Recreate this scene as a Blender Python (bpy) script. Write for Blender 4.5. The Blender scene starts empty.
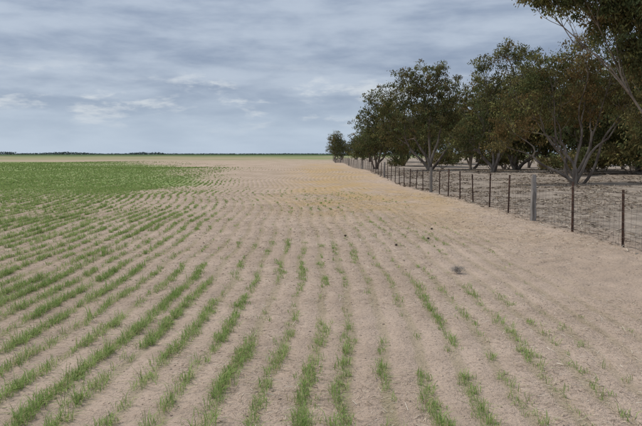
import bpy, math, numpy as np
from mathutils import Vector
rng = np.random.default_rng(7)
scene = bpy.context.scene
scene.view_settings.view_transform = 'Standard'
scene.view_settings.look = 'None'
scene.view_settings.exposure = 0

# ------------------------------------------------------------ helpers
def link(o, parent=None):
    scene.collection.objects.link(o)
    if parent: o.parent = parent
    return o

def np_mesh(name, verts, faces, mat, attrs=None, smooth=False, col=None):
    verts = np.asarray(verts, dtype=np.float32)
    me = bpy.data.meshes.new(name)
    if isinstance(faces, np.ndarray):
        loops = faces.reshape(-1).astype(np.int32)
        k = faces.shape[1]; n = faces.shape[0]
        starts = np.arange(n, dtype=np.int32) * k
        tots = np.full(n, k, dtype=np.int32)
    else:
        loops = np.concatenate([f.reshape(-1) for f in faces]).astype(np.int32)
        tots = np.concatenate([np.full(f.shape[0], f.shape[1]) for f in faces]).astype(np.int32)
        starts = (np.cumsum(tots) - tots).astype(np.int32)
        n = len(tots)
    me.vertices.add(len(verts)); me.vertices.foreach_set('co', verts.reshape(-1))
    me.loops.add(len(loops)); me.loops.foreach_set('vertex_index', loops)
    me.polygons.add(n)
    me.polygons.foreach_set('loop_start', starts)
    me.polygons.foreach_set('loop_total', tots)
    if smooth: me.polygons.foreach_set('use_smooth', np.ones(n, dtype=bool))
    if mat: me.materials.append(mat)
    me.update(calc_edges=True)
    if attrs:
        for k_, v in attrs.items():
            a = me.attributes.new(k_, 'FLOAT', 'POINT')
            a.data.foreach_set('value', np.asarray(v, dtype=np.float32))
    if col is not None:
        a = me.attributes.new('Col', 'FLOAT_COLOR', 'POINT')
        c4 = np.ones((len(verts), 4), dtype=np.float32); c4[:, :3] = col
        a.data.foreach_set('color', c4.reshape(-1))
    return me

def vnoise(x, y, seed=0):
    xi = np.floor(x).astype(np.int64); yi = np.floor(y).astype(np.int64)
    xf = x - xi; yf = y - yi
    def hsh(a, b):
        n = (a * 374761393 + b * 668265263 + seed * 974634777) & 0xffffffff
        n = ((n ^ (n >> 13)) * 1274126177) & 0xffffffff
        return ((n ^ (n >> 16)) & 0xffff) / 65535.0
    u = xf * xf * (3 - 2 * xf); v = yf * yf * (3 - 2 * yf)
    return (hsh(xi, yi) * (1 - u) + hsh(xi + 1, yi) * u) * (1 - v) + (hsh(xi, yi + 1) * (1 - u) + hsh(xi + 1, yi + 1) * u) * v
def fbm(x, y, seed=0, o=3):
    s = 0; a = 0.5; t = 0
    for i in range(o):
        s = s + a * vnoise(x * 2 ** i, y * 2 ** i, seed + i); t += a; a *= 0.5
    return s / t
def sstep(a, b, x):
    t = np.clip((x - a) / (b - a), 0, 1); return t * t * (3 - 2 * t)

# ------------------------------------------------------------ field layout (metres)
def H(x, y):
    x = np.asarray(x, dtype=float); y = np.asarray(y, dtype=float)
    f = sstep(12, 45, y) * (1 - sstep(300, 900, y))
    h = f * (0.16 * np.sin(y * 0.13 + x * 0.05) + 0.10 * np.sin(x * 0.11 - y * 0.07 + 1.0))
    fx = 5.74 - 0.0192 * y
    h = h + 0.22 * sstep(0.5, 9, x - fx) * sstep(-5, 20, y) * (1 - sstep(300, 600, y))
    h = h + 0.06 * (fbm(x * 0.9, y * 0.9, 5) - 0.5) * sstep(0, 2, x - fx + 3.0)
    return h
def fenceX(y): return 5.74 - 0.0192 * y
_ty = np.arange(-60, 4600, 0.5)
_sl = np.interp(_ty, [-60, 4, 9, 16, 26, 38, 55, 80, 120, 4600], [0.05, 0.05, 0.0, -0.085, -0.12, -0.06, 0.03, 0.0, -0.02, -0.02])
_rc = np.cumsum(_sl) * 0.5; _rc -= np.interp(0, _ty, _rc)
def rowc(y):
    y = np.asarray(y, dtype=float)
    w = sstep(12, 26, y)
    return np.interp(y, _ty, _rc) + w * (0.30 * np.sin((y - 14) * 0.34) + 0.2 * np.sin((y - 9) * 0.15)) + 0.025 * np.sin(y * 1.1) + 0.02 * np.sin(y * 2.3 + 1)
ek_y = [0, 4.5, 7.3, 11, 17, 23, 41, 66, 96, 200, 4000]
ek_x = [2.4, 1.2, -0.9, -2.7, -4.8, -6.4, -7.6, -13.0, -22, -70, -1500]
def green(x, y):
    e = np.interp(y, ek_y, ek_x)
    w = np.interp(y, [0, 5, 12, 40, 100], [2.6, 2.4, 2.8, 3.4, 8])
    d = 1 - sstep(-1, 1, (x - e + (fbm(x * 0.25, y * 0.12, 3) - 0.5) * w * 2.2) / w)
    thin = (0.05 + 0.14 * (1 - sstep(5, 16, y))) * (1 - sstep(1.9, 3.6, x)) * (1 - sstep(18, 40, y)) * (0.1 + 1.9 * sstep(0.3, 0.7, fbm(x * 0.7, y * 0.3, 9)))
    g = np.maximum(d, thin)
    return g * (1 - sstep(110, 150, y + (fbm(x * 0.02, y * 0.05, 4) - 0.5) * 60))

# ------------------------------------------------------------ materials
def new_mat(name):
    m = bpy.data.materials.new(name); m.use_nodes = True
    nt = m.node_tree; nt.nodes.clear()
    return m, nt, nt.nodes, nt.links
class NB:
    def __init__(s, nt): s.nt = nt; s.n = nt.nodes; s.l = nt.links
    def _in(s, node, i, v):
        if v is None: return
        if isinstance(v, bpy.types.NodeSocket): s.l.new(v, node.inputs[i])
        else:
            try: node.inputs[i].default_value = v
            except Exception: node.inputs[i].default_value = (*v, 1)
    def math(s, op, a, b=None, c=None, clamp=False):
        n = s.n.new('ShaderNodeMath'); n.operation = op; n.use_clamp = clamp
        s._in(n, 0, a); s._in(n, 1, b); s._in(n, 2, c); return n.outputs[0]
    def mix(s, f, a, b, bt='MIX'):
        n = s.n.new('ShaderNodeMix'); n.data_type = 'RGBA'; n.blend_type = bt
        s._in(n, 0, f); 
        for i, v in ((6, a), (7, b)):
            if isinstance(v, bpy.types.NodeSocket): s.l.new(v, n.inputs[i])
            else: n.inputs[i].default_value = (*v, 1)
        return n.outputs[2]
    def noise(s, vec, scale, det=4, rough=0.55, dist=0.0):
        n = s.n.new('ShaderNodeTexNoise'); s.l.new(vec, n.inputs['Vector'])
        n.inputs['Scale'].default_value = scale; n.inputs['Detail'].default_value = det
        n.inputs['Roughness'].default_value = rough; n.inputs['Distortion'].default_value = dist
        return n.outputs[0]
    def ramp(s, v, lo, hi, a=0.0, b=1.0):
        n = s.n.new('ShaderNodeMapRange'); n.interpolation_type = 'SMOOTHSTEP'
        s._in(n, 0, v); s._in(n, 1, lo); s._in(n, 2, hi); s._in(n, 3, a); s._in(n, 4, b); return n.outputs[0]
    def attr(s, name):
        n = s.n.new('ShaderNodeAttribute'); n.attribute_name = name; return n
    def out(s, sh):
        o = s.n.new('ShaderNodeOutputMaterial'); s.l.new(sh, o.inputs[0])
    def prin(s, col, rough=0.9, normal=None, spec=0.2):
        p = s.n.new('ShaderNodeBsdfPrincipled'); s._in(p, 'Base Color', col) if isinstance(col, bpy.types.NodeSocket) else setattr(p.inputs['Base Color'], 'default_value', (*col, 1))
        s._in(p, 'Roughness', rough); p.inputs['Specular IOR Level'].default_value = spec
        if normal is not None: s.l.new(normal, p.inputs['Normal'])
        return p

def ground_material():
    m, nt, n, l = new_mat('sandy_soil'); b = NB(nt)
    geo = n.new('ShaderNodeNewGeometry'); P = geo.outputs['Position']
    sep = n.new('ShaderNodeSeparateXYZ'); l.new(P, sep.inputs[0])
    Y = sep.outputs[1]
    big = b.noise(P, 0.35, 3); mid = b.noise(P, 2.2, 4, 0.6); fine = b.noise(P, 26, 4, 0.7); vf = b.noise(P, 120, 2, 0.7)
    c = b.mix(b.ramp(big, 0.35, 0.65), (0.60, 0.47, 0.37), (0.51, 0.395, 0.305))
    c = b.mix(b.ramp(mid, 0.42, 0.68, 0, 0.6), c, (0.44, 0.34, 0.26))
    c = b.mix(b.ramp(fine, 0.5, 0.72, 0, 0.85), c, (0.28, 0.21, 0.155))
    c = b.mix(b.ramp(vf, 0.55, 0.8, 0, 0.5), c, (0.72, 0.62, 0.51))
    # rows
    rx = b.attr('rowx').outputs['Fac']
    wob = b.math('MULTIPLY', b.math('SUBTRACT', mid, 0.5), 0.14)
    ph = b.math('MULTIPLY', b.math('ADD', rx, wob), 2 * math.pi / 0.3)
    cs = b.math('COSINE', ph)
    row = b.ramp(cs, 0.1, 0.95)
    ftex = b.attr('field').outputs['Fac']
    rowf = b.math('MULTIPLY', row, ftex)
    c = b.mix(b.math('MULTIPLY', rowf, b.ramp(big, 0.35, 0.6, 0.2, 0.5)), c, (0.35, 0.29, 0.175))
    # straw / yellowed strips
    org = b.attr('orange').outputs['Fac']
    mo = n.new('ShaderNodeMapping'); l.new(P, mo.inputs[0]); mo.inputs['Scale'].default_value = (0.5, 0.22, 1)
    on = b.ramp(b.noise(mo.outputs[0], 1.0, 5, 0.75), 0.33, 0.62)
    on = b.math('MULTIPLY', on, b.ramp(fine, 0.35, 0.6, 0.6, 1.0))
    c = b.mix(b.math('MULTIPLY', b.math('MULTIPLY', org, on), 0.85), c, (0.55, 0.375, 0.17))
    # green on ground seen at distance
    g = b.attr('green').outputs['Fac']
    far = b.ramp(Y, 5, 36, 0.25, 1.0)
    rr = b.math('ADD', b.math('MULTIPLY', row, b.ramp(g, 0.2, 0.95, 0.9, 0.35)), b.math('MULTIPLY', b.ramp(g, 0.3, 1.0, 0.0, 0.8), b.ramp(Y, 14, 40)), clamp=True)
    gm = b.math('MULTIPLY', b.math('MULTIPLY', g, far), rr, clamp=True)
    gn = b.ramp(mid, 0.3, 0.6, 0.65, 1.0)
    gm = b.math('MULTIPLY', gm, gn)
    gcol = b.mix(b.ramp(big, 0.35, 0.65), (0.18, 0.30, 0.08), (0.25, 0.345, 0.115))
    c = b.mix(gm, c, gcol)
    # far paddock
    map1 = n.new('ShaderNodeMapping'); l.new(P, map1.inputs[0]); map1.inputs['Scale'].default_value = (0.006, 0.02, 1)
    fn = b.noise(map1.outputs[0], 1.0, 4, 0.6)
    farc = b.mix(b.ramp(fn, 0.42, 0.58), (0.40, 0.34, 0.22), (0.25, 0.29, 0.13))
    c = b.mix(b.ramp(Y, 120, 230, 0, 0.9), c, farc)
    c = b.mix(b.ramp(Y, 330, 520, 0, 0.9), c, (0.11, 0.165, 0.08))
    # beyond fence : leaf litter
    bf = b.attr('beyond').outputs['Fac']
    ln = b.noise(P, 1.1, 5, 0.7)
    lit = b.mix(b.ramp(ln, 0.38, 0.62), (0.47, 0.40, 0.33), (0.28, 0.235, 0.195))
    lit = b.mix(b.ramp(fine, 0.46, 0.66, 0, 0.55), lit, (0.16, 0.13, 0.10))
    c = b.mix(bf, c, lit)
    # bump
    vor = n.new('ShaderNodeTexVoronoi'); vor.feature = 'SMOOTH_F1'; l.new(P, vor.inputs['Vector']); vor.inputs['Scale'].default_value = 3.6
    hgt = b.math('MULTIPLY', mid, 0.08)
    hgt = b.math('ADD', hgt, b.math('MULTIPLY', fine, 0.034))
    hgt = b.math('ADD', hgt, b.math('MULTIPLY', vf, 0.007))
    hgt = b.math('ADD', hgt, b.math('MULTIPLY', vor.outputs['Distance'], b.ramp(ftex, 0, 1, 0.10, 0.03)))
    hgt = b.math('ADD', hgt, b.math('MULTIPLY', b.math('MULTIPLY', cs, ftex), -0.009))
    bp = n.new('ShaderNodeBump'); bp.inputs['Strength'].default_value = 1.0; bp.inputs['Distance'].default_value = 1.0
    l.new(hgt, bp.inputs['Height'])
    df = n.new('ShaderNodeBsdfDiffuse'); l.new(c, df.inputs[0]); l.new(bp.outputs[0], df.inputs['Normal'])
    b.out(df.outputs[0])
    return m

def foliage_material(name, trans=0.3):
    m, nt, n, l = new_mat(name); b = NB(nt)
    a = b.attr('Col').outputs['Color']
    p = n.new('ShaderNodeBsdfDiffuse'); l.new(a, p.inputs[0])
    if trans > 0:
        t = n.new('ShaderNodeBsdfTranslucent'); l.new(a, t.inputs[0])
        mx = n.new('ShaderNodeMixShader'); mx.inputs[0].default_value = trans
        l.new(p.outputs[0], mx.inputs[1]); l.new(t.outputs[0], mx.inputs[2])
        b.out(mx.outputs[0])
    else: b.out(p.outputs[0])
    return m

def noisy_mat(name, c1, c2, scale, rough=0.85, stretch=(1, 1, 1), bump=0.01, metal=0.0):
    m, nt, n, l = new_mat(name); b = NB(nt)
    tc = n.new('ShaderNodeTexCoord'); mp = n.new('ShaderNodeMapping'); l.new(tc.outputs['Object'], mp.inputs[0])
    mp.inputs['Scale'].default_value = stretch
    nz = b.noise(mp.outputs[0], scale, 5, 0.65)
    c = b.mix(b.ramp(nz, 0.35, 0.65), c1, c2)
    bp = n.new('ShaderNodeBump'); bp.inputs['Distance'].default_value = bump; l.new(nz, bp.inputs['Height'])
    p = b.prin(c, rough, bp.outputs[0]); p.inputs['Metallic'].default_value = metal
    b.out(p.outputs[0]); return m

M_ground = ground_material()
M_crop = foliage_material('crop_leaf', 0.35)
M_leaf = foliage_material('eucalypt_leaf', 0.25)
M_straw = foliage_material('dry_straw', 0.0)
M_bark = noisy_mat('bark', (0.34, 0.29, 0.24), (0.13, 0.10, 0.08), 3.0, 0.9, (1, 1, 0.35), 0.02)
M_post = noisy_mat('rusty_steel', (0.09, 0.045, 0.03), (0.045, 0.028, 0.022), 14, 0.8)
M_wood = noisy_mat('weathered_wood', (0.36, 0.33, 0.30), (0.19, 0.17, 0.15), 12, 0.9, (1, 1, 0.1), 0.01)
M_wire = noisy_mat('galvanised_wire', (0.16, 0.14, 0.12), (0.10, 0.075, 0.06), 6, 0.6, metal=0.3)
M_twig = noisy_mat('dry_twig', (0.42, 0.40, 0.36), (0.28, 0.25, 0.22), 20)

# ------------------------------------------------------------ ground
def growth(step, g, maxd):
    o = [0.0]; s = step
    while o[-1] < maxd:
        o.append(o[-1] + s); s *= g
    return np.array(o)
xp = growth(0.2, 1.02, 4500); xs = np.concatenate([-xp[:0:-1], xp])
yp = growth(0.2, 1.012, 4500); ys = np.concatenate([-growth(0.5, 1.1, 60)[:0:-1], yp])
X, Yg = np.meshgrid(xs, ys); nx, ny = len(xs), len(ys)
Z = H(X, Yg)
V = np.stack([X, Yg, Z], -1).reshape(-1, 3)
i = np.arange(nx - 1)[None, :] + np.arange(ny - 1)[:, None] * nx
F = np.stack([i, i + 1, i + 1 + nx, i + nx], -1).reshape(-1, 4)
fx = fenceX(Yg)
orange = sstep(-3.0, 0.8, X + 0.02 * Yg) * (1 - sstep(-1.2, 0.4, X - fx)) * sstep(13, 22, Yg + X) * (1 - sstep(80, 130, Yg)) * (0.55 + 0.45 * sstep(0.35, 0.6, fbm(X * 0.2, Yg * 0.08, 21)))
beyond = sstep(-0.3, 0.9, X - fx + (fbm(X * 0.8, Yg * 0.8, 2) - 0.5) * 1.4) * (1 - sstep(160, 260, Yg)) * 0.97
field = (1 - sstep(2.0, 3.4, X + (fbm(X * 0.3, Yg * 0.2, 8) - 0.5) * 2)) * (1 - sstep(140, 220, Yg))
me = np_mesh('ground', V, F, M_ground, attrs={
    'rowx': (X - rowc(Yg)).reshape(-1), 'green': green(X, Yg).reshape(-1),
    'orange': orange.reshape(-1), 'beyond': beyond.reshape(-1), 'field': field.reshape(-1)}, smooth=True)
link(bpy.data.objects.new('ground', me))

# ------------------------------------------------------------ crop seedlings (blades in drill rows)
def blades(px, py, hgt, wid, lean, col):
    n = len(px); az = rng.uniform(0, 2 * np.pi, n)
    dx, dy = np.cos(az), np.sin(az)
    sx, sy = -dy, dx
    z0 = H(px, py)
    v = np.zeros((n, 5, 3), dtype=np.float32)
    for k, (f, wf, lf) in enumerate([(0, 0.8, 0), (0.55, 1.0, 0.32), (1.0, 0, 1.0)]):
        cx = px + dx * lean * hgt * lf; cy = py + dy * lean * hgt * lf
        cz = z0 + hgt * f * (1 - 0.35 * lean * lf) - (0.004 if k == 0 else 0)
        if k < 2:
            v[:, 2 * k] = np.stack([cx - sx * wid * wf / 2, cy - sy * wid * wf / 2, cz], -1)
            v[:, 2 * k + 1] = np.stack([cx + sx * wid * wf / 2, cy + sy * wid * wf / 2, cz], -1)
        else: v[:, 4] = np.stack([cx, cy, cz], -1)
    b0 = np.arange(n)[:, None] * 5
    q = b0 + np.array([[0, 1, 3, 2]]); t = b0 + np.array([[2, 3, 4]])
    return v.reshape(-1, 3), q, t, np.repeat(col, 5, axis=0)
bands = [(1.5, 9, 760, 0.0042, 9), (9, 18, 420, 0.006, 9), (18, 34, 180, 0.011, 9), (34, 62, 65, 0.02, 10), (62, 125, 22, 0.04, 12)]
PX, PY, HG, WD, LN, CL = [], [], [], [], [], []
for (y0, y1, dens, wid, per) in bands:
    xl, xr = -0.62 * y1 - 2.5, min(0.62 * y1 + 1.5, 4.5)
    k0, k1 = int((xl) / 0.3) - 12, int(xr / 0.3) + 14
    L = (y1 - y0) * (k1 - k0)
    nt_ = int(L * dens / per)
    k = rng.integers(k0, k1, nt_); ty = rng.uniform(y0, y1, nt_)
    rowoff = (((k * 7919) % 13) / 13 - 0.5) * 0.07
    tx = k * 0.3 + rowc(ty) + rowoff
    keep = (np.abs(tx) < 0.62 * ty + 2.5)
    gd = green(tx, ty)
    rs = 0.35 + 1.25 * vnoise(k * 3.1, ty * 0.02 + 4, 31)
    patch = sstep(0.32, 0.60, fbm(k * 1.7, ty * 1.0, 12))
    patch2 = sstep(0.15, 0.55, fbm(tx * 0.5, ty * 0.3, 14))
    farb = sstep(15, 40, ty)
    pr = gd * rs * ((0.12 + 1.0 * patch) * (1 - farb) + farb * 0.9) * (0.4 + 0.7 * patch2)
    keep &= rng.uniform(0, 1, nt_) < pr
    tx, ty, k, gd = tx[keep], ty[keep], k[keep], gd[keep]
    th = rng.lognormal(0, 0.30, len(tx)) * (0.048 + 0.034 * gd)
    tx = tx + rng.normal(0, 0.030, len(tx))
    px = np.repeat(tx, per) + rng.normal(0, 0.017, len(tx) * per)
    py = np.repeat(ty, per) + rng.normal(0, 0.03, len(tx) * per)
    hh = np.repeat(th, per) * rng.uniform(0.5, 1.3, len(px))
    vcol = vnoise(px * 1.5, py * 1.5, 40)[:, None]
    c = np.array([0.26, 0.38, 0.11]) * (1 - vcol) + np.array([0.38, 0.48, 0.18]) * vcol
    c = c * rng.uniform(0.65, 1.2, (len(px), 1))
    dry = rng.uniform(0, 1, len(px)) < 0.10
    c[dry] = np.array([0.54, 0.47, 0.26])
    PX.append(px); PY.append(py); HG.append(hh); WD.append(np.full(len(px), wid) * rng.uniform(0.7, 1.3, len(px))); LN.append(rng.uniform(0.2, 1.5, len(px))); CL.append(c)
v, q, t, c = blades(*[np.concatenate(a) for a in (PX, PY, HG, WD, LN, CL)])
link(bpy.data.objects.new('crop_seedlings', np_mesh('crop_seedlings', v, [q, t], M_crop, col=c)))
print('blades', len(q))

# ------------------------------------------------------------ straw litter
def straws(xf, yf, l0, l1, w0, palette, name, lift=0.004):
    px, py = xf, yf; n = len(px)
    az = rng.uniform(0, 2 * np.pi, n); L = rng.uniform(l0, l1, n); W = rng.uniform(0.6, 1.4, n) * w0 * np.clip(py / 8, 0.8, 4)
    tilt = rng.normal(0, 0.18, n)
    d = np.stack([np.cos(az) * np.cos(tilt), np.sin(az) * np.cos(tilt), np.abs(np.sin(tilt))], -1) * L[:, None]
    s = np.stack([-np.sin(az), np.cos(az), rng.normal(0, 0.4, n)], -1) * W[:, None]
    o = np.stack([px, py, H(px, py) + lift], -1)
    v = np.stack([o - s, o + s, o + d + s * 0.6, o + d - s * 0.6], 1).reshape(-1, 3)
    f = np.arange(n * 4).reshape(-1, 4)
    col = np.array(palette)[rng.integers(0, len(palette), n)] * rng.uniform(0.7, 1.2, (n, 1))
    link(bpy.data.objects.new(name, np_mesh(name, v, f, M_straw, col=np.repeat(col, 4, axis=0))))
def scatter(n, ymin, ymax, power=1.0):
    y = ymin + (ymax - ymin) * rng.uniform(0, 1, n) ** power
    x = rng.uniform(-1, 1, n) * (0.6 * y + 2)
    return x, y
x, y = scatter(80000, 2.0, 28, 1.3)
k = (fbm(x * 0.9, y * 0.5, 50) > 0.38) & (x < 5.4)
straws(x[k], y[k], 0.02, 0.09, 0.0017, [(0.64, 0.55, 0.40), (0.48, 0.38, 0.25), (0.25, 0.2, 0.14), (0.2, 0.15, 0.11), (0.68, 0.62, 0.5)], 'straw_stubble')
yy = rng.uniform(6, 60, 52000); xx = fenceX(yy) - 0.2 + np.abs(rng.normal(0, 12, 52000))
k = fbm(xx * 0.7, yy * 0.5, 61) > 0.44
straws(xx[k], yy[k], 0.05, 0.2, 0.005, [(0.30, 0.24, 0.18), (0.17, 0.13, 0.10), (0.45, 0.39, 0.31), (0.22, 0.17, 0.12)], 'leaf_litter', 0.01)

# ------------------------------------------------------------ clods
ico = np.array([(0, 0, 1), (0.894, 0, 0.447), (0.276, 0.851, 0.447), (-0.724, 0.526, 0.447), (-0.724, -0.526, 0.447), (0.276, -0.851, 0.447),
 (0.724, 0.526, -0.447), (-0.276, 0.851, -0.447), (-0.894, 0, -0.447), (-0.276, -0.851, -0.447), (0.724, -0.526, -0.447), (0, 0, -1)])
icf = np.array([(0,1,2),(0,2,3),(0,3,4),(0,4,5),(0,5,1),(1,6,2),(2,7,3),(3,8,4),(4,9,5),(5,10,1),(2,6,7),(3,7,8),(4,8,9),(5,9,10),(1,10,6),(11,7,6),(11,8,7),(11,9,8),(11,10,9),(11,6,10)])
x, y = scatter(26000, 2.0, 18, 1.5)
r = np.minimum(rng.lognormal(math.log(0.0048), 0.48, len(x)), 0.016) * np.clip(y / 9, 0.8, 1.5)
vv = ico[None] * r[:, None, None] * rng.uniform(0.6, 1.35, (len(x), 12, 1)) * np.array([1.15, 1.15, 0.7])
vv = vv + np.stack([x, y, H(x, y)], -1)[:, None, :]
ff = (np.arange(len(x))[:, None, None] * 12 + icf[None]).reshape(-1, 3)
base = np.array([0.53, 0.415, 0.32]); cc = base * rng.uniform(0.5, 1.1, (len(x), 1))
link(bpy.data.objects.new('soil_clods', np_mesh('soil_clods', vv.reshape(-1, 3), ff, M_straw, col=np.repeat(cc, 12, axis=0))))

# ------------------------------------------------------------ tubes
class Tubes:
    def __init__(s): s.v = []; s.f = []; s.n = 0
    def add(s, pts, rad, k=6):
        pts = np.asarray(pts, float); m = len(pts)
        tan = np.gradient(pts, axis=0); tan /= np.linalg.norm(tan, axis=1, keepdims=True) + 1e-9
        ref = np.array([0, 0, 1.0]) if abs(tan[0][2]) < 0.9 else np.array([1.0, 0, 0])
        a = np.arange(k) * 2 * np.pi / k
        for j in range(m):
            u = np.cross(tan[j], ref); u /= np.linalg.norm(u) + 1e-9
            w = np.cross(tan[j], u)
            s.v.append(pts[j] + rad[j] * (np.cos(a)[:, None] * u + np.sin(a)[:, None] * w))
        b0 = s.n
        for j in range(m - 1):
            for q in range(k):
                q2 = (q + 1) % k
                s.f.append((b0 + j * k + q, b0 + j * k + q2, b0 + (j + 1) * k + q2, b0 + (j + 1) * k + q))
        s.n += m * k
    def arrays(s): return np.concatenate(s.v), np.array(s.f)

# ------------------------------------------------------------ trees
OLIVE = np.array([0.145, 0.165, 0.068]); DARK = np.array([0.085, 0.107, 0.05]); RUST = np.array([0.235, 0.155, 0.068]); YEL = np.array([0.24, 0.235, 0.09])
def limb(p0, p1, r0, r1, tb, rg, bend=0.12, n=7, k=6, up=0.0):
    p0 = np.array(p0, float); p1 = np.array(p1, float); L = np.linalg.norm(p1 - p0)
    t = np.linspace(0, 1, n)[:, None]
    o = rg.normal(0, bend * L, 3); o2 = rg.normal(0, bend * L * 0.4, 3)
    pts = p0 + (p1 - p0) * t + o * np.sin(np.pi * t) * 0.6 + o2 * np.sin(2 * np.pi * t) + np.array([0, 0, up * L]) * np.sin(np.pi * t)
    rad = r0 + (r1 - r0) * t[:, 0] ** 0.8
    tb.add(pts, rad, k); return pts, rad
def make_tree(name, loc, lobes, seed, stems=4, rust=0.3, leaf=0.11, dens=1.0, r0=0.13, base_spread=0.25, link_mesh=None, rotz=0, scale=1.0, cl=0.42, fat=1.12, cover=1.0):
    """lobes: (x,y,z,r) in metres relative to the base of the tree"""
    par = bpy.data.objects.new(name, None); link(par)
    par.location = (loc[0], loc[1], float(H(loc[0], loc[1])) - 0.05); par.rotation_euler = (0, 0, rotz); par.scale = (scale,) * 3
    if link_mesh:
        for nm, m_ in zip(('trunk_and_limbs', 'foliage'), link_mesh): link(bpy.data.objects.new(nm, m_), par)
        return link_mesh
    rg = np.random.default_rng(seed)
    tb = Tubes(); lob = np.array(lobes, float); lob[:, 3] *= fat
    order = np.argsort(lob[:, 0] + 0.3 * lob[:, 1])
    groups = np.array_split(order, stems)
    sprigs = []
    for g in groups:
        if len(g) == 0: continue
        cen = lob[g].mean(0)[:3]
        a = rg.uniform(0, 2 * np.pi); bs = np.array([math.cos(a), math.sin(a), 0]) * base_spread * rg.uniform(0.3, 1); bs[2] = -0.05
        fork = cen * np.array([0.62, 0.62, 0.55]); fork[2] = max(fork[2], min(1.0, cen[2] * 0.5))
        rr = r0 * rg.uniform(0.7, 1.15)
        pts, rad = limb(bs, fork, rr * 1.25, rr * 0.7, tb, rg, 0.07, 9, 8)
        for li in g:
            L = lob[li]
            s = pts[-1] if rg.uniform() < 0.6 else pts[rg.integers(5, 9)]
            p2, r2 = limb(s, L[:3] - np.array([0, 0, L[3] * 0.25]), rr * 0.6, rr * 0.22, tb, rg, 0.08, 7, 6)
            nb = max(5, int(6 * L[3]))
            for _ in range(nb):
                d = rg.normal(0, 1, 3); d[2] = abs(d[2]) * 0.8; d /= np.linalg.norm(d)
                e = L[:3] + d * L[3] * rg.uniform(0.7, 1.22) * np.array([1, 1, 0.95])
                limb(p2[rg.integers(3, 7)], e, rr * 0.2, 0.008, tb, rg, 0.12, 5, 4)
                sprigs.append((*e, 0))
    bv, bfaces = tb.arrays()
    bm_ = np_mesh(name + '_limbs', bv, bfaces, M_bark, smooth=True)
    C, CR, CC = [], [], []
    def tones(nc, lobtone):
        w = np.clip(rg.normal(0, 0.25, nc) + rust * (0.2 + 1.5 * lobtone), 0, 1)[:, None]
        dk = rg.uniform(0, 1, nc)[:, None]
        col = (OLIVE * dk + DARK * (1 - dk)) * (1 - w) + RUST * w
        yl = (rg.uniform(0, 1, nc) < 0.12)[:, None]
        return np.where(yl, YEL, col) * (0.7 + 0.6 * rg.uniform(0, 1, (nc, 1)))
    for L in lob:
        nc = int(27 * dens * L[3] ** 2 / (cl / 0.42) ** 1.8) + 6
        d = rg.normal(0, 1, (nc, 3)); d /= np.linalg.norm(d, axis=1, keepdims=True)
        rad = rg.uniform(0.15, 1.0, nc) ** 0.55 * (1 + rg.normal(0, 0.16, nc))
        c = L[:3] + d * rad[:, None] * L[3] * np.array([1.0, 1.0, 0.9])
        C.append(c); CR.append(np.full(nc, cl) * rg.uniform(0.4, 1.2, nc))
        CC.append(tones(nc, rg.uniform(0, 1)))
    sp_ = np.array(sprigs)[:, :3]
    C.append(sp_); CR.append(np.full(len(sp_), cl) * rg.uniform(0.4, 0.8, len(sp_))); CC.append(tones(len(sp_), 0.4))
    C = np.concatenate(C); CR = np.concatenate(CR); CC = np.concatenate(CC)
    lo = C[:, 2] < 0.5; C[lo, 2] = 0.5 + rg.uniform(0, 0.3, lo.sum())
    per = int(60 * cover * (0.11 / leaf) ** 1.7 * (cl / 0.42) ** 1.5)
    n = len(C) * per
    ctr = np.repeat(C, per, axis=0); cr = np.repeat(CR, per)[:, None]
    off = rg.normal(0, 0.5, (n, 3)) * cr * np.array([1.05, 1.05, 0.75])
    p = ctr + off
    ax = rg.normal(0, 0.6, (n, 3)); ax[:, 2] -= 0.8; ax /= np.linalg.norm(ax, axis=1, keepdims=True)
    sd = np.cross(ax, rg.normal(0, 1, (n, 3))); sd /= np.linalg.norm(sd, axis=1, keepdims=True) + 1e-9
    LL = leaf * rg.uniform(0.6, 1.4, n)[:, None]; WW = LL * 0.22
    v = np.stack([p, p + ax * LL * 0.45 + sd * WW, p + ax * LL, p + ax * LL * 0.45 - sd * WW], 1).reshape(-1, 3)
    f = np.arange(n * 4).reshape(-1, 4)
    colr = np.repeat(CC, per, axis=0) * rg.uniform(0.6, 1.4, (n, 1))
    fm_ = np_mesh(name + '_leaves', v, f, M_leaf, col=np.repeat(colr, 4, axis=0))
    link(bpy.data.objects.new('trunk_and_limbs', bm_), par); link(bpy.data.objects.new('foliage', fm_), par)
    print(name, 'leaves', n)
    return bm_, fm_

T = 'eucalyptus_tree'
make_tree(T, (10.0, 58), [(-2.8, 0, 6.9, 1.7), (-0.6, 0.5, 8.2, 1.6), (1.8, 0, 7.1, 1.5), (-1.9, -0.8, 4.9, 1.6), (1.0, -0.6, 4.8, 1.6), (0, 0.6, 6.6, 1.9), (-3.6, 0.4, 3.6, 1.3), (2.4, 0.5, 4.6, 1.3), (-2.2, 0, 8.5, 0.8), (0.8, 0, 9.2, 0.8), (-2.4, 1.0, 2.6, 1.2), (3.2, 1, 2.8, 1.1), (-4.2, 0, 5.4, 0.8)], 11, 5, 0.22, leaf=0.17, r0=0.12)
make_tree(T, (5.9, 68), [(0.1, 0, 7.0, 1.4), (-1.0, 0, 5.4, 1.3), (0.9, 0, 5.4, 1.5), (-1.2, -0.3, 3.1, 1.3), (0.5, 0, 2.8, 1.5), (1.8, 0.8, 6.6, 1.3), (1.8, 0, 3.8, 1.4), (2.4, 0, 2.0, 1.1), (-1.7, 0, 1.7, 0.9)], 12, 4, 0.15, leaf=0.19, r0=0.11)
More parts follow.
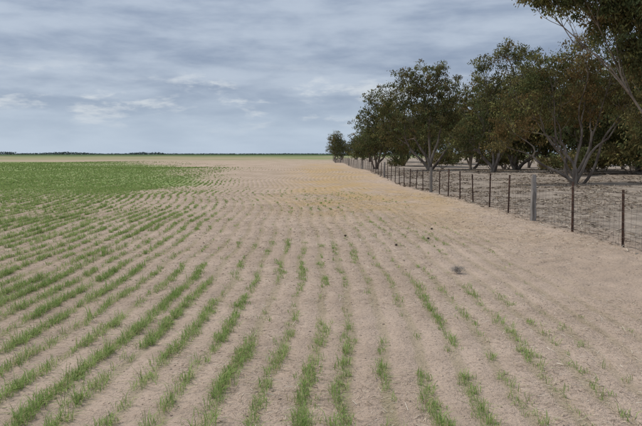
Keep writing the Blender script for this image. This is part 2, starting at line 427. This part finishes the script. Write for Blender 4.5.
make_tree(T, (14.0, 51), [(-1.3, 0, 5.0, 1.5), (-2.0, 0, 3.0, 1.4), (-0.6, 0, 7.0, 1.2), (1.0, 0, 9.4, 1.1), (-0.9, 0.4, 8.6, 0.8), (2.5, 0, 9.1, 1.1), (1.4, -0.4, 6.8, 1.5), (0.8, 0, 4.4, 1.6), (-2.7, 0, 1.9, 1.0), (3.2, 0, 7.2, 1.3), (2.8, 0, 5.0, 1.6), (0, 0.5, 2.2, 1.3)], 13, 4, 0.25, leaf=0.165, r0=0.12)
make_tree(T, (13.7, 33.5), [(-1.6, 0, 6.0, 1.1), (0.2, 0, 6.7, 1.1), (1.8, 0, 6.1, 1.2), (-3.0, 0, 4.4, 1.1), (-1.5, 0.5, 4.7, 1.2), (-3.7, -0.4, 3.2, 0.8), (0.5, 1.0, 5.3, 1.3), (2.6, 0, 4.5, 1.2), (-2.6, 0.4, 5.5, 0.9), (3.3, 0.6, 5.8, 1.1), (1.2, 1.6, 4.3, 1.1), (-3.9, 0.6, 2.3, 0.7), (-0.6, 1.8, 3.8, 1.0), (-2.2, 1.6, 3.2, 1.0)], 14, 8, 0.5, leaf=0.13, r0=0.075, dens=0.95, base_spread=0.35)
make_tree(T, (17.6, 30), [(-1.6, 0, 4.9, 1.2), (-1.9, 0, 6.3, 1.1), (0, 0, 7.0, 1.5), (1.4, 0, 5.6, 1.4), (-0.7, 0.5, 3.8, 1.1), (-2.2, 0.5, 3.3, 0.8), (1.6, 0, 3.8, 1.3), (-1.0, 0, 7.7, 1.1)], 15, 5, 0.3, leaf=0.13, r0=0.11)
make_tree(T, (12.4, 20), [(-5.7, 0, 6.5, 0.45), (-5.0, 0.2, 6.35, 0.55), (-4.9, -0.4, 7.2, 0.9), (-4.1, 0, 6.3, 0.7), (-3.3, 0.2, 6.0, 0.85), (-2.7, 0.1, 5.4, 0.9), (-2.2, 0, 4.7, 0.8), (-2.4, 0, 6.7, 1.2), (-1.0, 0.3, 7.6, 1.5), (0.6, 0, 6.9, 1.5), (-3.6, 0.4, 7.2, 1.2), (1.8, 0.3, 5.4, 1.2), (-1.3, 0, 5.7, 1.2), (-1.7, 0.2, 4.3, 0.8), (-3.0, -0.3, 6.7, 1.0), (-1.6, -0.5, 5.0, 1.0), (-2.3, -0.4, 5.9, 0.9)], 16, 3, 0.2, leaf=0.11, r0=0.06, cl=0.32, cover=1.35)
g1 = [(-2.2, 0, 5.6, 1.7), (0, 0.4, 7.2, 1.8), (2.2, 0, 5.8, 1.8), (-1.2, -1.6, 4.2, 1.7), (1.2, -1.4, 4.0, 1.7), (0, 1.8, 5.2, 1.8), (-3.2, 0.3, 3.2, 1.5), (3.2, 0, 3.3, 1.5), (0.3, -0.5, 2.4, 1.5)]
g2 = [(-1.8, 0.3, 6.8, 1.6), (0.8, 0, 8.0, 1.7), (2.4, 0.8, 6.6, 1.5), (-2.4, -0.6, 4.4, 1.6), (1.4, -1.4, 5.0, 1.7), (0, 1.6, 3.6, 1.7), (3.2, 0, 3.8, 1.4), (-0.6, -1, 2.5, 1.4), (0, 0, 5.8, 1.6)]
ma = make_tree(T, (20, 56), g1, 21, 5, 0.2, leaf=0.25)
mb = make_tree(T, (16, 66), g2, 22, 4, 0.25, leaf=0.25)
pl = [(24, 47, 0), (27, 60, 1), (21, 72, 1), (30, 50, 0), (14, 82, 0), (26, 78, 1), (33, 66, 0), (19, 92, 0), (12.5, 100, 1), (36, 84, 1), (25, 100, 0), (16, 118, 1), (33, 108, 0), (22, 40, 1), (28, 36, 0), (40, 60, 1), (46, 80, 0), (22.5, 24, 0), (27, 18, 1), (10, 128, 0), (45, 48, 0), (52, 66, 1), (20, 47.5, 1), (17.5, 56, 0), (23.5, 33, 0), (11, 84, 0)]
for j, (x, y, w) in enumerate(pl):
    make_tree(T, (x, y), None, 0, link_mesh=(ma if w == 0 else mb), rotz=rng.uniform(0, 6.28), scale=rng.uniform(0.8, 1.05))
for (x, y, s, r) in [(3.9, 165, 0.80, 1.0), (5.6, 172, 0.66, 3.0), (9.5, 168, 0.72, 2.6), (12.5, 150, 0.8, 0.2), (15, 170, 0.9, 4)]:
    make_tree(T, (x, y), None, 0, link_mesh=mb if s > 0.75 else ma, rotz=r, scale=s)
sh = make_tree('saltbush_shrub', (17, 46), [(0, 0, 0.9, 0.7), (0.7, 0.2, 0.8, 0.6), (-0.6, 0, 0.8, 0.6)], 31, 3, 0.35, leaf=0.13, r0=0.03, base_spread=0.1, cl=0.3)
for (x, y) in [(19, 44), (22, 50), (15.5, 57), (12, 62), (24, 41), (20.5, 37), (26, 54), (9, 74), (18, 60), (17.5, 43), (21.3, 43), (25, 47)]:
    make_tree('saltbush_shrub', (x, y), None, 0, link_mesh=sh, rotz=rng.uniform(0, 6), scale=rng.uniform(0.8, 1.7))

# distant tree line along the horizon
n = 26000
xx = rng.uniform(-1500, 1500, n); hh = 1.6 + 4.2 * sstep(0.35, 0.75, fbm(xx * 0.012, xx * 0 + 3, 70, 4))
hh[(xx > -745) & (xx < -705)] += 4
zz = rng.uniform(0, 1, n) * hh; yy = 1450 + rng.uniform(-12, 12, n); s = rng.uniform(1.2, 3.2, n)
a = rng.uniform(0, 6.28, (n, 3)) + np.array([0, 2.1, 4.2])
v = np.stack([xx[:, None] + np.cos(a) * s[:, None], yy[:, None] + rng.normal(0, 1, (n, 3)), zz[:, None] + np.sin(a) * s[:, None] * 0.7], -1).reshape(-1, 3)
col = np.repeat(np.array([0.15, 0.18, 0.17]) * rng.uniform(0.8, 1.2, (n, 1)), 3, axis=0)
link(bpy.data.objects.new('distant_tree_line', np_mesh('distant_tree_line', v, np.arange(n * 3).reshape(-1, 3), M_straw, col=col)))

# ------------------------------------------------------------ fence
fence = bpy.data.objects.new('wire_fence', None); link(fence)
posty = [3.2, 5.2, 7.2, 9.2, 11.3, 13.5, 15.9, 17.9, 19.8, 21.8, 23.7, 25.7, 27.4, 29.4]
while posty[-1] < 150: posty.append(posty[-1] + 2.0 + rng.uniform(-0.15, 0.15))
wood = {6, 13, 22, 32, 43, 55, 66}
woodt = Tubes()
pbv = []; pbf = []; nb = 0
tops = []
for j, y in enumerate(posty):
    x = float(fenceX(y)); z = float(H(x, y)); lx, ly = rng.normal(0, 0.03, 2)
    tops.append((x, y, z, lx, ly))
    if j in wood:
        hgt = 1.17; zz = np.linspace(-0.2, hgt, 9)
        pts = [(x + lx * t + rng.normal(0, 0.007), y + ly * t + rng.normal(0, 0.007), z + t) for t in zz]
        rad = [0.088, 0.08, 0.074, 0.076, 0.071, 0.073, 0.067, 0.066, 0.056]
        woodt.add(pts, rad, 11)
        woodt.add([(pts[-1][0], pts[-1][1], z + hgt - 0.001), (pts[-1][0] + 0.004, pts[-1][1], z + hgt + 0.012)], [0.0565, 0.002], 11)
    else:
        hgt = 1.06 + rng.uniform(-0.05, 0.05)
        ang0 = rng.uniform(0, 6.28)
        for f in range(3):
            a = ang0 + f * 2.094; ca, sa = math.cos(a), math.sin(a); w = 0.028; th = 0.004
            ps = []
            for (u, vv_) in [(0.0, -th), (w, -th), (w, th), (0.0, th)]:
                for t in (-0.2, hgt):
                    ps.append((x + lx * t + ca * u - sa * vv_, y + ly * t + sa * u + ca * vv_, z + t))
            pbv += ps
            b = nb
            pbf += [(b, b + 2, b + 3, b + 1), (b + 2, b + 4, b + 5, b + 3), (b + 4, b + 6, b + 7, b + 5), (b + 6, b, b + 1, b + 7), (b + 1, b + 3, b + 5, b + 7)]
            nb += 8
link(bpy.data.objects.new('star_pickets', np_mesh('star_pickets', np.array(pbv), np.array(pbf), M_post)), fence)
wv, wf = woodt.arrays()
link(bpy.data.objects.new('timber_posts', np_mesh('timber_posts', wv, wf, M_wood, smooth=True)), fence)
wt = Tubes()
for hw, rr in [(0.06, 0.003), (0.18, 0.0028), (0.32, 0.0028), (0.47, 0.0028), (0.64, 0.0028), (0.82, 0.0035), (0.98, 0.0035)]:
    pts = []; rad = []
    for (a, b) in zip(tops[:-1], tops[1:]):
        for t in (0, 0.5):
            x = a[0] * (1 - t) + b[0] * t; y = a[1] * (1 - t) + b[1] * t
            z = (a[2] * (1 - t) + b[2] * t) + hw - (0.012 if t else 0) + rng.normal(0, 0.004)
            pts.append((x - 0.04 + (a[3] * (1 - t) + b[3] * t) * hw, y, z)); rad.append(rr)
    wt.add(pts, rad, 4)
yy = 3.2
while yy < 60:
    x = float(fenceX(yy)) - 0.04; z = float(H(x, yy))
    wt.add([(x, yy, z + 0.04), (x + rng.normal(0, 0.01), yy + rng.normal(0, 0.01), z + 0.4), (x, yy, z + 0.83)], [0.002] * 3, 3)
    yy += 0.2
wv, wf = wt.arrays()
link(bpy.data.objects.new('wires', np_mesh('wires', wv, wf, M_wire)), fence)

# ------------------------------------------------------------ tumbleweed and small debris
def tumble(name, x, y, R, mat, n=110, seed=1):
    rg = np.random.default_rng(seed); tb = Tubes(); z = float(H(x, y))
    for _ in range(n):
        d = rg.normal(0, 1, 3); d /= np.linalg.norm(d); d[2] = d[2] * 0.55
        e = np.array([x, y, z + R * 0.5]) + d * R * rg.uniform(0.6, 1.0); e[2] = max(e[2], z + 0.005)
        s = np.array([x, y, z + R * 0.4]) + rg.normal(0, R * 0.25, 3); s[2] = max(s[2], z + 0.01)
        limb(s, e, 0.0022, 0.001, tb, rg, 0.3, 5, 3)
    v, f = tb.arrays(); link(bpy.data.objects.new(name, np_mesh(name, v, f, mat)))
tumble('dry_tumbleweed', 1.95, 8.8, 0.13, M_twig, 80, 3)
M_dark = noisy_mat('dark_dung', (0.08, 0.06, 0.045), (0.04, 0.03, 0.025), 30)
for (x, y) in [(1.4, 11.5), (2.15, 12.4), (2.5, 14.0), (0.5, 12.8)]:
    tumble('dry_twig_clump', x, y, 0.04, M_dark, 50, int(x * 100))

# ------------------------------------------------------------ sun and sky
el, az = math.radians(55), math.radians(-60)
d = Vector((math.sin(az) * math.cos(el), math.cos(az) * math.cos(el), math.sin(el)))
sun = bpy.data.lights.new('sun', 'SUN'); sun.energy = 2.6; sun.angle = math.radians(16); sun.color = (1, 0.95, 0.88)
so = link(bpy.data.objects.new('sun', sun)); so.rotation_euler = d.to_track_quat('Z', 'Y').to_euler(); so.location = (0, 0, 60)
w = bpy.data.worlds.new('World'); scene.world = w; w.use_nodes = True
nt = w.node_tree; nt.nodes.clear(); b = NB(nt); nn = nt.nodes; ll = nt.links
sky = nn.new('ShaderNodeTexSky'); sky.sky_type = 'NISHITA'; sky.sun_disc = False; sky.sun_elevation = el; sky.sun_rotation = az
tc = nn.new('ShaderNodeTexCoord'); G = tc.outputs['Generated']
sp = nn.new('ShaderNodeSeparateXYZ'); ll.new(G, sp.inputs[0])
zc = b.math('MAXIMUM', sp.outputs[2], 0.0)
def mapped(src, sc, loc=(0, 0, 0)):
    m_ = nn.new('ShaderNodeMapping'); ll.new(src, m_.inputs[0]); m_.inputs['Scale'].default_value = sc; m_.inputs['Location'].default_value = loc; return m_.outputs[0]
n1 = b.noise(mapped(G, (1.6, 1.6, 12), (0.3, 0, 0.9)), 1.2, 3, 0.5, 0.1)
n2 = b.noise(mapped(G, (4.5, 4.5, 18), (1.3, 0, 0.6)), 1.9, 6, 0.55, 0.15)
nm = b.math('ADD', b.math('MULTIPLY', n1, 0.5), b.math('MULTIPLY', n2, 0.5))
cloud = b.mix(b.ramp(nm, 0.38, 0.64), (0.27, 0.335, 0.455), (0.48, 0.55, 0.655))
low = b.ramp(zc, 0.0, 0.12, 0.7, 0.0)
cloud = b.mix(low, cloud, (0.50, 0.61, 0.745))
n3 = b.noise(mapped(G, (4.5, 4.5, 16), (0.2, 5, 2.2)), 2.2, 6, 0.6, 0.15)
puff = b.math('MULTIPLY', b.ramp(n3, 0.50, 0.66), b.math('MULTIPLY', b.ramp(zc, 0.02, 0.07), b.ramp(zc, 0.10, 0.15, 1, 0)))
cloud = b.mix(b.math('MULTIPLY', puff, 0.7), cloud, (0.70, 0.74, 0.78))
skyc = b.mix(1.0, sky.outputs[0], (0.1, 0.1, 0.1), 'MULTIPLY')
fin = b.mix(0.92, skyc, cloud)
bg = nn.new('ShaderNodeBackground'); ll.new(fin, bg.inputs[0]); bg.inputs[1].default_value = 1.0
wo = nn.new('ShaderNodeOutputWorld'); ll.new(bg.outputs[0], wo.inputs[0])

# ------------------------------------------------------------ camera
cam = bpy.data.cameras.new('camera'); cam.lens = 35; cam.sensor_width = 36; cam.clip_end = 9000; cam.clip_start = 0.05
co = link(bpy.data.objects.new('camera', cam)); co.location = (0, 0, 1.7); co.rotation_euler = (math.radians(90 - 5.4), 0, 0)
scene.camera = co
